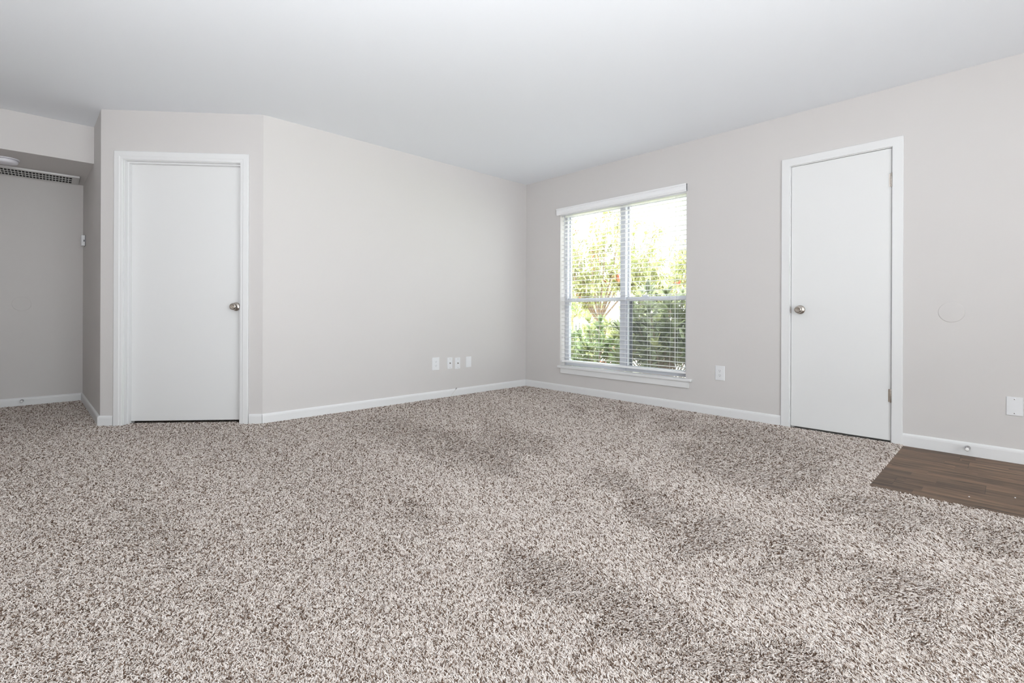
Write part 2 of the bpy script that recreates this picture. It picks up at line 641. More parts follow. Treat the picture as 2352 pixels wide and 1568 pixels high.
casing('trim_1', MD, D1_A, D1_B, D1_Z, 0.066, 0.017, 'white casing round the recessed left door', 0.118, (-0.030, -0.0645, 0.0115))
d1 = MB().box(D1_A + 0.007, D1_B - 0.007, -0.1, -0.065, 0.026, D1_Z - 0.007)
D1 = empty('door_1')
tag(D1, 'recessed flat white door in the short angled wall at the left', None, None, 'structure')
d1.xf(MD).build('door_slab', DOORP, D1, 0.0015)
knob_parts(D1, MD, 0.232, 0.928, -0.065, small=True)
qq = MB().box(D1_A + 0.0045, D1_A + 0.0065, -0.072, -0.066, 0.895, 0.960)
qq.xf(MD).build('strike_plate', NICKEL, D1)

casing('trim_2', MR, D2_Y0, D2_Y1, D2_Z, 0.060, 0.015, 'white casing round the flush right door', 0.138, (-0.045, -0.075, 0.011), flat=True)
D2 = empty('door_2')
tag(D2, 'flush flat white closet door in the window wall, right of the window', None, None, 'structure')
MB().box(D2_Y0 + 0.0072, D2_Y1 - 0.0065, -0.038, -0.003, 0.018, D2_Z - 0.0075).xf(MR).build('door_slab', DOORP, D2, 0.0015)
knob_parts(D2, MR, 2.962, 0.919, -0.003)
for zc in (1.810, 0.327):
    h = MB()
    h.lathe([(0, -0.047), (0.0058, -0.047), (0.0062, -0.045), (0.0062, 0.045), (0.0058, 0.047), (0, 0.047)], 14, (D2_Y1 - 0.0055, 0.0035, zc), (0, 0, 1))
    for dz in (-0.028, -0.009, 0.010, 0.029):
        h.lathe([(0.0062, dz - 0.0007), (0.0068, dz - 0.0004), (0.0068, dz + 0.0004), (0.0062, dz + 0.0007)], 14, (D2_Y1 - 0.0055, 0.0035, zc), (0, 0, 1))
    h.box(D2_Y1 - 0.020, D2_Y1 - 0.008, -0.0035, -0.0015, zc - 0.044, zc + 0.044)
    h.box(D2_Y1 - 0.0045, D2_Y1 + 0.0005, -0.002, 0.0025, zc - 0.044, zc + 0.044)
    h.xf(MR).build('hinge', NICKEL, D2, smooth=True)
MB().box(D2_Y0 + 0.003, D2_Y0 + 0.0065, -0.025, 0.0012, 0.893, 0.945).xf(MR).build('strike_plate', NICKEL, D2, 0.0004)

# ------------------------------------------------------------------ window
WN = empty('window_1')
tag(WN, 'white double window unit with four panes behind the blind', None, None, 'structure')
XF = 0.085                      # room-side plane of the vinyl frame
wf = MB()
y0, y1, z0, z1 = -W_Y0, -W_Y1, W_Z0, W_Z1
wf.box(XF, XF + 0.07, y0 - 0.036, y0, z0, z1)
wf.box(XF, XF + 0.07, y1, y1 + 0.036, z0, z1)
wf.box(XF, XF + 0.07, y1 + 0.036, y0 - 0.036, z1 - 0.036, z1)
wf.box(XF, XF + 0.07, y1 + 0.036, y0 - 0.036, z0, z0 + 0.030)
wf.build('window_frame', VINYL, WN, 0.002)
MC = -1.321
MB().box(XF - 0.012, XF + 0.075, MC - 0.031, MC + 0.031, z0 + 0.001, z1 - 0.001).build('mullion', VINYL, WN, 0.002)
RZ = 1.033
for k, (ya, yb) in enumerate(((MC + 0.031, y0 - 0.036), (y1 + 0.036, MC - 0.031))):
    # lower sash (room side), upper sash (outside)
    for nm, xa, za, zb in (('lower_sash', XF + 0.008, z0 + 0.030, RZ + 0.022), ('upper_sash', XF + 0.038, RZ - 0.018, z1 - 0.036)):
        s = MB()
        st = 0.016
        s.box(xa, xa + 0.026, ya, ya + st, za, zb)
        s.box(xa, xa + 0.026, yb - st, yb, za, zb)
        s.box(xa, xa + 0.026, ya + st, yb - st, za, za + (0.030 if nm == 'lower_sash' else 0.040))
        s.box(xa, xa + 0.026, ya + st, yb - st, zb - 0.042 if nm == 'lower_sash' else zb - 0.02, zb)
        so = s.build(nm, VINYL, WN, 0.0015)
        g = MB().box(xa + 0.011, xa + 0.014, ya + st, yb - st, za + 0.01, zb - 0.01)
        g.build('glass_pane', GLASS, so)
lk = MB().box(XF - 0.004, XF + 0.020, -1.60, -1.545, RZ + 0.022, RZ + 0.034)
lk.build('sash_lock', VINYL, WN, 0.002)
# insect screen, right unit only
sc = MB().box(XF + 0.074, XF + 0.0745, y1 + 0.045, MC - 0.04, z0 + 0.03, RZ)
sc.build('insect_screen', SCREEN, WN)
scf = MB()
for a in ((y1 + 0.036, y1 + 0.046, z0 + 0.02, RZ + 0.01), (MC - 0.062, MC - 0.032, z0 + 0.02, RZ + 0.01), (y1 + 0.046, MC - 0.05, z0 + 0.02, z0 + 0.03), (y1 + 0.046, MC - 0.05, RZ, RZ + 0.01)):
    scf.box(XF + 0.071, XF + 0.079, *a)
scf.build('screen_frame', mat('screen_frame_grey', (0.25, 0.25, 0.28), 0.5, bump=0.03, bscale=80), WN)

# exterior face of the opening is the wall itself; stool and apron
S = MB()
S.box(-0.0004, XF - 0.0125, -W_Y1 + 0.001, -W_Y0 - 0.001, 0.2715, 0.2948)
S.box(-0.030, -0.0005, -2.103, -0.525, 0.2715, 0.2965)
struct(S, 'window_stool', TRIM, 'white wooden window stool under the blind', 0.004)
struct(MB().box(-0.016, -0.0005, -2.072, -0.563, 0.213, 0.2712), 'window_apron', TRIM, 'white flat apron board under the window stool', 0.002)

# ------------------------------------------------------------------ blind
BL = empty('window_blind', (0.045, -(W_Y0 + W_Y1) / 2, 2.0))
tag(BL, 'white horizontal slat blind hanging open over the window with shrubs outside', 'blind')
inv = Matrix.Translation(-Vector(BL.location))


def bpart(mb, name, m, bevel=0.0, smooth=False):
    return mb.xf(inv).build(name, m, BL, bevel, smooth)


va = MB()
# valance profile (x outwards negative, z)
vp = [(-0.008, 1.992), (-0.022, 1.992), (-0.024, 2.000), (-0.030, 2.010), (-0.030, 2.036), (-0.026, 2.046), (-0.034, 2.052), (-0.034, 2.064), (-0.008, 2.064)]
va.prism([(p[0], p[1]) for p in vp], 1, -2.052, -0.506)
for yy in (-0.506, -2.052):
    va.box(-0.026, -0.0008, min(yy, yy + (0.008 if yy < -1 else -0.008)), max(yy, yy + (0.008 if yy < -1 else -0.008)), 1.994, 2.062)
bpart(va, 'valance', BLIND, 0.0015)
hr = MB().box(0.014, 0.070, -W_Y1 + 0.004, -W_Y0 - 0.004, 1.985, 2.032)
bpart(hr, 'headrail', BLIND, 0.002)
SX = 0.043
pitch = 0.0452
zs = []
z = 1.972
while z > 0.345:
    zs.append(z)
    z -= pitch
sl = MB()
ya, yb = -W_Y1 + 0.006, -W_Y0 - 0.006
for i, z in enumerate(zs):
    tilt = math.radians(-2.0 + 0.8 * math.sin(i * 1.7))
    prof = []
    for u in np.linspace(-1, 1, 7):
        prof.append((u * 0.0245, 0.0018 * (1 - u * u) + 0.0013))
    for u in np.linspace(1, -1, 7):
        prof.append((u * 0.0245, 0.0018 * (1 - u * u) - 0.0013))
    c, s_ = math.cos(tilt), math.sin(tilt)
    pr = [(SX + px * c - pz * s_, z + px * s_ + pz * c) for px, pz in prof]
    sl.prism(pr, 1, ya, yb)
bpart(sl, 'slats', BLIND)
brz = zs[-1] - pitch
brz = max(brz, 0.312)
bpart(MB().box(SX - 0.025, SX + 0.025, ya, yb, brz - 0.009, brz + 0.009), 'bottom_rail', BLIND, 0.003)
for yy in (-0.715, -1.03, -1.640, -1.925):
    lad = MB()
    for xx in (SX - 0.0262, SX + 0.0262):
        lad.tube([(xx, yy, 1.985), (xx, yy, 1.2), (xx, yy, brz)], 0.0009, 6)
    for z in zs:
        lad.tube([(SX - 0.026, yy, z - 0.0024), (SX + 0.026, yy, z - 0.0024)], 0.0006, 4)
    bpart(lad, 'ladder_cord', CORD)
wd = MB()
wd.tube([(0.010, -0.600, 1.985), (0.004, -0.600, 1.95), (0.003, -0.602, 1.15)], 0.0042, 8)
bpart(wd, 'tilt_wand', mat('wand_clear', (0.55, 0.56, 0.60), 0.25, bump=0.01, bscale=50), smooth=True)
lc = MB()
for dy in (0, 0.008, 0.045):
    lc.tube([(0.012, -1.93 + dy, 1.985), (0.010, -1.932 + dy, 1.2), (0.011, -1.935 + dy * 1.3, 0.42 - dy)], 0.0009, 6)
lc.lathe([(0, 0), (0.004, 0.002), (0.006, -0.03), (0, -0.034)], 12, (0.011, -1.935, 0.42))
bpart(lc, 'lift_cord', CORD)


# ------------------------------------------------------------------ wall plates
def plate(name, m, x, z, wd_, ht, kind, label, cat, group=None):
    """m wall frame; own Empty at plate centre on the wall"""
    e = empty(name)
    e.matrix_world = m @ Matrix.Translation((x, 0, z))
    tag(e, label, cat, group)
    th = 0.006
    q = MB()
    a, b = wd_ / 2, ht / 2
    q.prism([(-a, 0.0004), (-a, th * 0.45), (-a + 0.004, th), (a - 0.004, th), (a, th * 0.45), (a, 0.0004)], 2, -b, b)
    q.build('plate', PLASTIC, e, 0.0015)
    def screw(sx, sz, r=0.0030, mt=None):
        s = MB().lathe([(0, th - 0.0005), (r, th - 0.0005), (r, th + 0.0004), (r * 0.6, th + 0.0011), (0, th + 0.0012)], 14, (sx, 0, sz), (0, 1, 0))
        s.xf(Matrix.Identity(4)).build('screw', mt or CHROME, e, smooth=True)
    if kind == 'outlet':
        for s in (-1, 1):
            zc = s * 0.0195
            f = MB()
            pts = []
            for k in range(28):
                t = 2 * math.pi * k / 28
                pts.append((0.0172 * math.cos(t), max(-0.0135, min(0.0135, 0.0172 * math.sin(t))) + zc))
            A = [f.bm.verts.new((p[0], th - 0.001, p[1])) for p in pts]
            B = [f.bm.verts.new((p[0], th + 0.0012, p[1])) for p in pts]
            for i in range(28):
                f.bm.faces.new((A[i], A[(i + 1) % 28], B[(i + 1) % 28], B[i]))
            f.bm.faces.new(B)
            fo = f.build('receptacle', PLASTIC, e, 0.0004)
            g = MB()
            g.box(-0.0075, -0.0055, th + 0.0011, th + 0.0015, zc - 0.001, zc + 0.007)
            g.box(0.0055, 0.0075, th + 0.0011, th + 0.0015, zc - 0.001, zc + 0.006)
            g.lathe([(0, 0), (0.0026, 0), (0.0026, 0.0004), (0, 0.0004)], 14, (0, th + 0.0011, zc - 0.0085), (0, 1, 0))
            g.build('slots', DARK, fo)
        screw(0, 0, 0.0028, PLASTIC)
    elif kind == 'coax':
        s = MB().lathe([(0, th - 0.001), (0.0075, th - 0.001), (0.0075, th + 0.002), (0.0048, th + 0.002), (0.0048, th + 0.011), (0.0036, th + 0.011), (0.0036, th + 0.004), (0, th + 0.004)], 6, (0, 0, 0), (0, 1, 0))
        s.build('coax_jack', mat('jack_metal', (0.22, 0.20, 0.19), 0.3, metallic=1.0, bump=0.05, bscale=400), e)
        for s in (-1, 1):
            screw(0, s * 0.044)
    elif kind == 'phone':
        f = MB().box(-0.009, 0.009, th - 0.001, th + 0.0015, -0.011, 0.009).build('jack', PLASTIC, e, 0.0006)
        MB().box(-0.006, 0.006, th + 0.0012, th + 0.0018, -0.008, 0.004).build('jack_opening', DARK, f)
        for s in (-1, 1):
            screw(0, s * 0.044)
    elif kind == 'blank':
        pass
    elif kind == 'blank_screws':
        for s in (-1, 1):
            screw(0, s * 0.042, 0.0036)
    return e


plate('outlet_plate', MBk, 1.314, 0.364, 0.090, 0.130, 'outlet', 'white duplex outlet on the back wall, leftmost of its row of four plates', 'outlet')
plate('cable_plate', MBk, 1.137, 0.3585, 0.069, 0.118, 'coax', 'white plate with one dark coax jack, just right of the back-wall outlet', 'wall plate')
plate('cable_plate', MBk, 1.034, 0.351, 0.069, 0.118, 'coax', 'white coax jack plate, third in the row, beside the blank plate', 'wall plate')
plate('blank_plate', MBk, 0.885, 0.3555, 0.074, 0.114, 'blank', 'smooth white blank plate without screws, nearest the room corner', 'wall plate')
plate('outlet_plate', MR, 2.350, 0.3755, 0.083, 0.124, 'outlet', 'white duplex outlet on the window wall between the window and right door', 'outlet')
plate('blank_plate', MR, 4.107, 0.338, 0.071, 0.110, 'blank_screws', 'white blank plate with two screws at the right edge above dark planks', 'wall plate')


# round painted door bumpers
def bumper(m, x, z, label):
    e = MB().lathe([(0, 0.0003), (0.0645, 0.0003), (0.0645, 0.0018), (0.0635, 0.0030), (0.061, 0.0034), (0.0, 0.0034)], 64, (0, 0, 0), (0, 1, 0)).build('wall_bumper', WALL, None, smooth=True)
    e.matrix_world = m @ Matrix.Translation((x, 0, z))
    return tag(e, label, 'wall bumper')


ME = frame_matrix((PE.x, YE, 0), (-1, 0, 0), (0, -1, 0))
bumper(MR, 3.826, 0.901, 'round bumper disc painted wall grey, right of the right door at knob height')
bumper(ME, 0.425, 0.953, 'round bumper disc painted wall grey on the shaded hall end wall')


# baseboard door stops
def door_stop(m, x, z, label):
    e = empty('door_stop')
    e.matrix_world = m @ Matrix.Translation((x, BT, z))
    tag(e, label, 'door stop')
    MB().lathe([(0, -0.0005), (0.013, -0.0005), (0.0135, 0.003), (0.011, 0.010), (0.0065, 0.016), (0.006, 0.050), (0.0085, 0.052), (0.0085, 0.056), (0, 0.056)], 24, (0, 0, 0), (0, 1, 0)).build('stem', CHROME, e, smooth=True)
    MB().lathe([(0, 0.055), (0.009, 0.055), (0.0098, 0.058), (0.0098, 0.067), (0.007, 0.071), (0, 0.072)], 24, (0, 0, 0), (0, 1, 0)).build('bumper_tip', RUBBER, e, smooth=True)
    return e


door_stop(MR, 3.905, 0.052, 'chrome door stop with white tip on the baseboard above dark planks')
door_stop(ME, 0.42, 0.056, 'chrome door stop with white tip on the hall baseboard at far left')

# loose coax cable end coming out of the carpet at the baseboard
cb = empty('coax_cable', (-1.10, -BT - 0.006, 0.0))
tag(cb, 'short white coax cable end rising from the carpet across the back baseboard', 'cable')
pp = [(-1.142, -0.030, -0.002), (-1.132, -0.020, 0.012), (-1.110, -0.0175, 0.035), (-1.085, -0.0175, 0.060), (-1.072, -0.0178, 0.076)]
iv = Matrix.Translation(-Vector(cb.location))
MB().tube(pp, 0.0034, 10).xf(iv).build('cord', CABLE, cb, smooth=True)
dirv = (Vector(pp[-1]) - Vector(pp[-2])).normalized()
MB().lathe([(0, 0), (0.0042, 0), (0.0048, 0.004), (0.0048, 0.010), (0.0060, 0.011), (0.0060, 0.020), (0.0046, 0.020), (0.0046, 0.015), (0, 0.015)], 12, pp[-1], dirv).xf(iv).build('connector', CHROME, cb, smooth=True)

# thermostat on the hall side wall
th = empty('thermostat')
th.matrix_world = MF @ Matrix.Translation((1.28, 0, 1.557))
tag(th, 'small white thermostat on the shaded hall side wall near the far edge', 'thermostat')
MB().box(-0.060, 0.060, 0.0004, 0.006, -0.050, 0.050).build('back_plate', mat('thermostat_gap_shade', (0.25, 0.25, 0.26), 0.5, bump=0.02, bscale=60), th, 0.001)  # plate's dark grey stands in for the gap shadow behind the cover
MB().box(-0.058, 0.058, 0.006, 0.032, -0.050, 0.050).build('cover', PLASTIC, th, 0.004)
MB().box(-0.0605, -0.058, 0.010, 0.016, -0.012, 0.006).build('lever', DARK, th)

# smoke detector under the soffit
sd = empty('smoke_detector', (-4.432, 1.60, 2.13))
tag(sd, 'round white smoke detector under the hall soffit, cut by the left edge', 'smoke detector')
MB().lathe([(0, -0.0005), (0.080, -0.0005), (0.081, -0.006), (0.078, -0.009), (0, -0.009)], 48).build('base', SMOKE, sd, smooth=True)
MB().lathe([(0, -0.010), (0.068, -0.010), (0.073, -0.013), (0.074, -0.024), (0.069, -0.034), (0.055, -0.040), (0.030, -0.042), (0, -0.042)], 48).build('cover', SMOKE, sd, smooth=True)

# return-air vent under the soffit
VX0, VX1, VY0, VY1 = -4.95, -3.972, 1.868, 2.205
ve = empty('air_vent', ((VX0 + VX1) / 2, (VY0 + VY1) / 2, 2.13))
tag(ve, 'long metal air vent with rows of square holes under the hall soffit', 'vent')
iv = Matrix.Translation(-Vector(ve.location))
fr = MB()
zt, zb = 2.1295, 2.113
fw_ = 0.035
fr.box(VX0, VX1, VY0, VY0 + 0.012, zb, zt)
fr.box(VX0, VX1, VY1 - 0.012, VY1, zb, zt)
fr.box(VX0, VX0 + 0.012, VY0 + 0.012, VY1 - 0.012, zb, zt)
fr.box(VX1 - 0.012, VX1, VY0 + 0.012, VY1 - 0.012, zb, zt)
fr.box(VX0 + 0.012, VX1 - 0.012, VY0 + 0.012, VY0 + 0.045, zb, zb + 0.003)
fr.box(VX0 + 0.012, VX1 - 0.012, VY1 - 0.030, VY1 - 0.012, zb, zb + 0.003)
fr.box(VX1 - 0.050, VX1 - 0.012, VY0 + 0.045, VY1 - 0.030, zb, zb + 0.003)
fr.box(VX0 + 0.012, VX0 + 0.050, VY0 + 0.045, VY1 - 0.030, zb, zb + 0.003)
fr.xf(iv).build('frame', VENTM, ve, 0.001)
gr = MB()
gx0, gx1, gy0, gy1 = VX0 + 0.050, VX1 - 0.050, VY0 + 0.045, VY1 - 0.030
n = 40
for i in range(1, n):
    x = gx0 + (gx1 - gx0) * i / n
    gr.box(x - 0.0024, x + 0.0024, gy0, gy1, zb, zb + 0.003)
for i in range(1, 3):
    y = gy0 + (gy1 - gy0) * i / 3
    gr.box(gx0, gx1, y - 0.007, y + 0.007, zb - 0.0004, zb + 0.0032)
gr.xf(iv).build('grille', VENTM, ve)
MB().box(VX0 + 0.0125, VX1 - 0.0125, VY0 + 0.0125, VY1 - 0.0125, zb + 0.0036, 2.1293).xf(iv).build('duct_shade_block', mat('duct_shade_black', (0.012, 0.011, 0.01), 0.9, bump=0.1, bscale=60), ve)  # solid black block painted in for the darkness inside the duct

# invented glazed opening behind the camera, added to go with the rear fill
g2 = empty('added_rear_glazing')
tag(g2, 'unseen glazed door added in the rear wall for fill light', None, None, 'structure')
q = MB()
for a, b in ((-4.65, -4.60), (-3.53, -3.47), (-2.40, -2.35)):
    q.box(a, b, YR - 0.09, YR - 0.03, 0, 2.05)
q.box(-4.60, -2.40, YR - 0.09, YR - 0.03, 2.0, 2.05)
q.build('window_frame', VINYL, g2)
MB().box(-4.60, -2.40, YR - 0.063, YR - 0.058, 0.0, 2.0).build('glass_pane', GLASS, g2)
# two white paint crumbs on the planks
for (qx, qy, lb) in ((-0.945, -3.955, 'tiny white crumb on the dark planks nearer the carpet corner'), (-0.80, -4.11, 'tiny white crumb on the dark planks nearer the right edge')):
    q = MB().lathe([(0, 0.0), (0.0035, 0.0), (0.0042, 0.0012), (0.0028, 0.0026), (0, 0.003)], 9, (0, 0, 0)).build('crumb', RUBBER, None, smooth=True)
    q.location = (qx, qy, 0.0001)
    q.scale = (1.3, 0.8, 1)
    tag(q, lb, 'crumb')

# ------------------------------------------------------------------ outside
GZ = -0.20
tag(MB().box(T + 0.3, 34, -14, 30, GZ - 0.1, GZ).build('lawn', GRASS), 'pale sunlit lawn beyond the shrubs outside the window', None, None, 'structure')
tag(MB().box(T + 3.4, T + 6.0, -14, 30, GZ, GZ + 0.03).build('path', mat('pale_concrete', (0.66, 0.64, 0.60), 0.9, bump=0.3, bscale=40, vary=0.06, vscale=6)), 'pale concrete path added beyond the shrubs to bounce sunlight indoors', None, None, 'structure')  # pale strip added to throw sun up onto the room ceiling
tag(MB().box(T + 0.001, T + 3.3, -5, 4, GZ - 0.05, GZ + 0.02).build('planting_bed', SOIL), 'brown mulch bed under the shrubs outside the window', 'planting bed', None, 'stuff')


def leaf(bm, base, d, length, width, droop=0.25, mi=0):
    """pointed leaf: a folded strip of quads"""
    d = Vector(d).normalized()
    side = d.cross(Vector((0, 0, 1)))
    if side.length < 0.05:
        side = Vector((1, 0, 0))
    side.normalize()
    nrm = side.cross(d)
    prev = None
    for k, (t, wd) in enumerate(((0, 0.12), (0.25, 0.75), (0.55, 1.0), (0.82, 0.6), (1.0, 0.04))):
        c = Vector(base) + d * length * t - Vector((0, 0, 1)) * droop * length * t * t
        hw = side * (width * 0.5 * wd)
        f = nrm * (width * 0.14 * wd)
        cur = [bm.verts.new(c - hw + f), bm.verts.new(c), bm.verts.new(c + hw + f)]
        if prev:
            for a, b in ((0, 1), (1, 2)):
                fc = bm.faces.new((prev[a], prev[b], cur[b], cur[a]))
                fc.material_index = mi
        prev = cur


def rosette(bm, p, axis, n, length, width, spread=1.0, mi=0):
    a = Vector(axis).normalized()
    u = a.orthogonal().normalized()
    v = a.cross(u)
    for k in range(n):
        t = 2.39996 * k + random.random() * 0.4
        el = random.uniform(0.15, 0.9) * spread
        d = a * math.cos(el * 1.35) + (u * math.cos(t) + v * math.sin(t)) * math.sin(el * 1.35)
        leaf(bm, Vector(p) + a * random.uniform(-0.02, 0.02), d, length * random.uniform(0.7, 1.1), width * random.uniform(0.8, 1.15), random.uniform(0.05, 0.4), mi)


def whorl_shrub(name, base, stems, height, radius, leafm, llen, lwid, label, cat='shrub', group=None, extra=None, nl=13, inner=3):
    e = empty(name, base)
    tag(e, label, cat, group)
    sm, lm = MB(), MB()
    for s in range(stems):
        a = random.uniform(0, 2 * math.pi)
        r = radius * math.sqrt(random.random())
        h = height * (1 - 0.45 * (r / radius) ** 2) * random.uniform(0.55, 1.05)
        tip = Vector((math.cos(a) * r, math.sin(a) * r, h))
        mid = Vector((math.cos(a) * r * 0.45, math.sin(a) * r * 0.45, h * 0.5))
        root = Vector((math.cos(a) * 0.04, math.sin(a) * 0.04, 0.0))
        sm.tube([root, mid, tip], [0.010, 0.007, 0.004], 5)
        ax = (tip - mid).normalized() + Vector((0, 0, 0.5))
        mi = 1 if (extra and random.random() < 0.14) else 0
        rosette(lm.bm, tip, ax, nl, llen, lwid, 1.0, mi)
        for k in range(inner):
            t = random.uniform(0.3, 0.9)
            p = mid.lerp(tip, t)
            rosette(lm.bm, p, ax, 4, llen * 0.9, lwid, 1.3, 0)
    sm.build('stems', BARK, e)
    lm.build('foliage', [leafm, extra or LEAF_PALE], e)
    return e


random.seed(11)
whorl_shrub('whorled_shrub', (1.12, -0.18, GZ + 0.021), 44, 1.0, 0.55, LEAF_MID, 0.19, 0.044, 'light green shrub with whorled leaves outside the lower left pane', extra=LEAF_PALE)
whorl_shrub('whorled_shrub', (1.75, 0.85, GZ + 0.021), 26, 0.80, 0.50, LEAF_MID, 0.15, 0.036, 'low whorled shrub behind the light one at the window left edge', extra=LEAF_PALE)
whorl_shrub('dark_hedge', (1.05, -1.25, GZ + 0.021), 44, 1.34, 0.55, LEAF_DARK, 0.21, 0.050, 'dark dense whorled shrub outside the lower right screened pane', extra=LEAF_PALE, inner=5)
whorl_shrub('dark_hedge', (1.95, -0.62, GZ + 0.021), 60, 1.40, 0.62, LEAF_DARK, 0.17, 0.042, 'dark shrub standing behind the screened pane shrub, further from the wall', extra=LEAF_PALE, inner=5)
whorl_shrub('red_leaf_shrub', (2.0, 0.10, GZ + 0.021), 14, 0.50, 0.22, LEAF_RED, 0.10, 0.030, 'low red-leaved plant at the bottom beside the window mullion', 'plant')


def loose_tree(name, base, height, spread_, limbs, leafm, llen, lwid, dens, label, trunk=0.03, extra=None, group=None, low=0.35, lean=(0, 0)):
    e = empty(name, base)
    tag(e, label, 'tree', group)
    tm, lm = MB(), MB()
    fork = Vector((lean[0], lean[1], height * low))
    tm.tube([(0, 0, -0.02), (0.01, 0.0, height * low * 0.5), fork], [trunk, trunk * 0.85, trunk * 0.7], 9)
    for k in range(limbs):
        a = 2 * math.pi * k / limbs + random.uniform(-0.4, 0.4)
        rr = spread_ * random.uniform(0.45, 1.0)
        end = fork + Vector((math.cos(a) * rr, math.sin(a) * rr, height * (1 - low) * random.uniform(0.55, 1.0)))
        mid = fork.lerp(end, 0.5) + Vector((math.cos(a), math.sin(a), -0.25)) * rr * 0.18
        tm.tube([fork, fork.lerp(mid, 0.5), mid, end], [trunk * 0.5, trunk * 0.38, trunk * 0.26, 0.005], 7)
        for j in range(dens):
            t = random.uniform(0.30, 1.0)
            p = (fork.lerp(mid, t * 2) if t < 0.5 else mid.lerp(end, t * 2 - 1))
            tw = Vector((random.gauss(0, 1), random.gauss(0, 1), random.gauss(0.3, 0.8))).normalized()
            q = p + tw * random.uniform(0.12, 0.40) * spread_ * 0.55
            tm.tube([p, q], [0.004, 0.002], 4)
            mi = 1 if (extra and random.random() < 0.025) else 0
            rosette(lm.bm, q, tw, 7, llen, lwid, 1.2, mi)
            rosette(lm.bm, p.lerp(q, 0.6), tw, 4, llen, lwid, 1.4, 0)
    tm.build('trunk', BARK, e, smooth=True)
    lm.build('foliage', [leafm, extra or leafm], e)
    return e


random.seed(5)
loose_tree('small_tree', (2.7, 0.88, GZ + 0.021), 3.0, 1.05, 15, LEAF_PALE, 0.15, 0.032, 26, 'small branching tree with pale leaves outside the left panes', trunk=0.040, extra=LEAF_RED, low=0.30)
loose_tree('small_tree', (3.5, 0.0, GZ + 0.031), 2.45, 1.05, 11, LEAF_PALE, 0.15, 0.034, 22, 'paler leafy tree outside the upper right panes', trunk=0.035, extra=LEAF_RED, low=0.4)
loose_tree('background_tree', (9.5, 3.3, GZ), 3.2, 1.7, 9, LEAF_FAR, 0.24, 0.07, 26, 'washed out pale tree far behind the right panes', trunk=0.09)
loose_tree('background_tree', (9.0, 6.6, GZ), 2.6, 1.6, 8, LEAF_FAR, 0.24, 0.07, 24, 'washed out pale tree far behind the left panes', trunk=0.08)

for k_, (bx_, by_, lb_) in enumerate(((5.3, 1.9, 'pale bushy shrub behind the small tree, left one'), (5.6, 3.0, 'pale bushy shrub behind the small tree at the left window edge'), (4.6, 0.75, 'pale bushy shrub behind the mullion between the two trees'))):
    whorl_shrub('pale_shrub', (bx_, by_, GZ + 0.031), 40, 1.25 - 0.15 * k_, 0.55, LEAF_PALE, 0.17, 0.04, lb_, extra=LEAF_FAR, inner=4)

# parked white car far away on the left
car = empty('parked_car', (12.5, 10.2, GZ), math.radians(35))
tag(car, 'white parked car glimpsed far off through the lower left pane', 'car')
side = [(-2.2, 0.30), (-2.2, 0.72), (-2.0, 0.84), (-1.35, 0.90), (-0.75, 1.32), (0.55, 1.38), (1.25, 0.98), (2.05, 0.86), (2.2, 0.66), (2.2, 0.30)]
MB().prism([(x, z) for x, z in side], 1, -0.85, 0.85).build('body', CARP, car, 0.06, seg=3)
wn = MB()
for s in (-1, 1):
    wn.prism([(-1.2, 0.93), (-0.72, 1.25), (0.5, 1.30), (1.05, 0.98)], 1, s * 0.852, s * 0.862)
wn.build('side_windows', mat('car_glass', (0.03, 0.035, 0.04), 0.1, bump=0.01, bscale=10), car)
for wx in (-1.35, 1.35):
    for s in (-1, 1):
        MB().lathe([(0, -0.1), (0.28, -0.1), (0.33, -0.07), (0.33, 0.07), (0.28, 0.1), (0, 0.1)], 28, (wx, s * 0.79, 0.33), (0, 1, 0)).build('wheel', TIRE, car, smooth=True)


# ------------------------------------------------------------------ carpet pile
LEAN = 1.35
